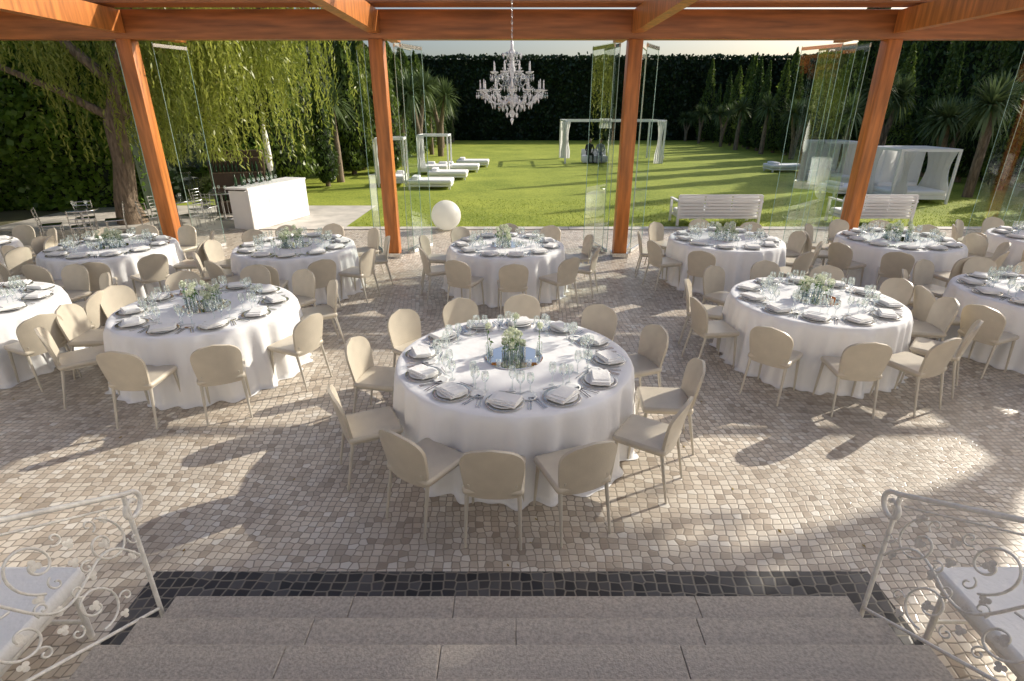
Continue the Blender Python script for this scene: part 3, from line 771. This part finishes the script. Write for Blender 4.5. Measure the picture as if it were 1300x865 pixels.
def broadleaf(name,x,y,h,cr,n):
    b=MB(); b.tube([(0,0,-.05),(.1,0,h*.3),(0,.1,h*.6)],[.3,.22,.16],10,0); cl_=[]
    for k in range(14):
        a=k*2.4; r=cr*math.sqrt((k+.5)/14)*.9; zz=h*.74+random.uniform(-1,1)*cr*.5*math.sqrt(1-(r/cr)**2)
        c=Vector((r*math.cos(a),r*math.sin(a),zz)); b.tube([(0,.05,h*.5),c*.5+Vector((0,0,h*.3)),c],[.10,.06,.02],6,0); cl_.append(c)
    P=[]
    for c in cl_:
        for i in range(n//14):
            v=Vector((random.gauss(0,1),random.gauss(0,1),random.gauss(0,.7)))*cr*.17; P.append(c+v)
    b.leaves([tuple(p) for p in P],.26,.8,1)
    b.obj(name,['bark','conif'],(x,y,0))
broadleaf('unseen_shade_tree',15.9,10.6,14.2,2.7,9000)  # unseen tree, added to throw shade over the foreground floor and steps
# willow
def willow():
    b=MB(); base=Vector((0,0,-.05))
    b.tube([base,(-.05,0,.6),(.12,.05,1.6),(.10,.1,2.6),(.45,.2,3.6),(.8,.3,4.6)],[.40,.29,.25,.24,.21,.15],12,0)
    tips=[]
    limbs=[((.1,.1,2.5),(1.5,.3,3.9),(3.6,.6,5.2),(5.6,.9,5.6)),((.3,.2,3.4),(-.7,-.2,4.8),(-1.5,-.6,5.8),(-2.3,-.8,6.3)),((.5,.2,3.8),(1.7,-.7,5.0),(3.2,-1.4,5.9),(4.6,-1.6,5.8)),
           ((.7,.3,4.3),(1.2,1.4,5.6),(2.1,2.6,6.3),(3.2,3.6,6.0)),((.7,.3,4.4),(.8,.3,5.6),(1.6,.2,6.6),(2.6,.3,7.0)),((.5,.2,4.0),(.3,1.0,5.4),(.0,2.0,6.2),(-.6,2.6,6.3)),
           ((.8,.3,4.5),(2.2,.8,5.7),(4.2,1.2,6.2),(6.2,1.3,5.9))]
    for l in limbs:
        P=[Vector(p)+Vector([random.uniform(-.08,.08) for _ in range(3)]) for p in l]
        b.tube(P,[.15,.11,.07,.03],8,0)
        for t in range(12):
            u=.25+.75*t/12; i=min(2,int(u*3)); f=u*3-i; p=P[i].lerp(P[i+1],f)
            q_=p+Vector((random.uniform(-1.3,1.3),random.uniform(-1.3,1.3),random.uniform(.1,.7))); b.tube([p,p.lerp(q_,.5)+Vector((0,0,.2)),q_],[.03,.02,.012],5,0); tips.append(q_)
            tips.append(p)
    b.tube([(.15,.08,2.7),(-.9,-.3,3.4),(-2.2,-.5,4.0),(-3.6,-.6,4.9)],[.12,.09,.07,.04],8,0)
    leafP=[]
    for c in tips:
        ln0=random.uniform(1.4,3.9)
        if c.x<-.5: ln0=min(ln0,1.6)
        for k in range(13):
            sx,sy=random.gauss(0,.28),random.gauss(0,.28); ln=min(ln0*random.uniform(.6,1.25),c.z-1.55); n=max(4,int(ln/.085))
            wx,wy=random.uniform(-.05,.05),random.uniform(-.05,.05)
            for m_ in range(n):
                t=m_/n; p=(c.x+sx*(.4+.6*min(1,t*3))+wx*ln*t+.02*math.sin(t*9+sx*9),c.y+sy*(.4+.6*min(1,t*3))+wy*ln*t,c.z+.1*math.sin(min(1,t*3)*pi)-ln*t)
                leafP.append((p[0]+random.gauss(0,.02),p[1]+random.gauss(0,.02),p[2])); 
    b.leaves(leafP,.16,.26,1,axis=(0,0,-1.6),jit=.7)
    return b.obj('willow_tree',['bark','willow'],(-10.65,15.6,0))
willow()
# ------------------------------------------------------------------ light, sky, camera
el=math.radians(28); az=math.radians(60)
w=bpy.data.worlds.new('World'); bpy.context.scene.world=w; w.use_nodes=True; nt=w.node_tree
bg=nt.nodes['Background']; sk=nt.nodes.new('ShaderNodeTexSky'); sk.sky_type='NISHITA'; sk.sun_disc=False; sk.sun_elevation=el; sk.sun_rotation=az
sk.air_density=1.0; sk.dust_density=4.0; sk.ozone_density=2.0
nt.links.new(sk.outputs[0],bg.inputs[0]); bg.inputs[1].default_value=.15
sd=Vector((math.sin(az)*math.cos(el),math.cos(az)*math.cos(el),math.sin(el)))
sl=bpy.data.lights.new('sun','SUN'); sl.energy=5; sl.angle=math.radians(.5); sl.color=(1,.92,.79)
so=bpy.data.objects.new('sun',sl); C.objects.link(so); so.rotation_euler=(-sd).to_track_quat('-Z','Y').to_euler(); so.location=(30,20,20)
cd=bpy.data.cameras.new('camera'); co=bpy.data.objects.new('camera',cd); C.objects.link(co); co.location=(0,0,2.9)
co.rotation_euler=(math.radians(90-22.64),0,0); cd.lens=19.385; cd.sensor_width=36; cd.clip_end=2000; cd.clip_start=.05
bpy.context.scene.camera=co
bpy.context.scene.view_settings.view_transform='Standard'; bpy.context.scene.view_settings.look='None'
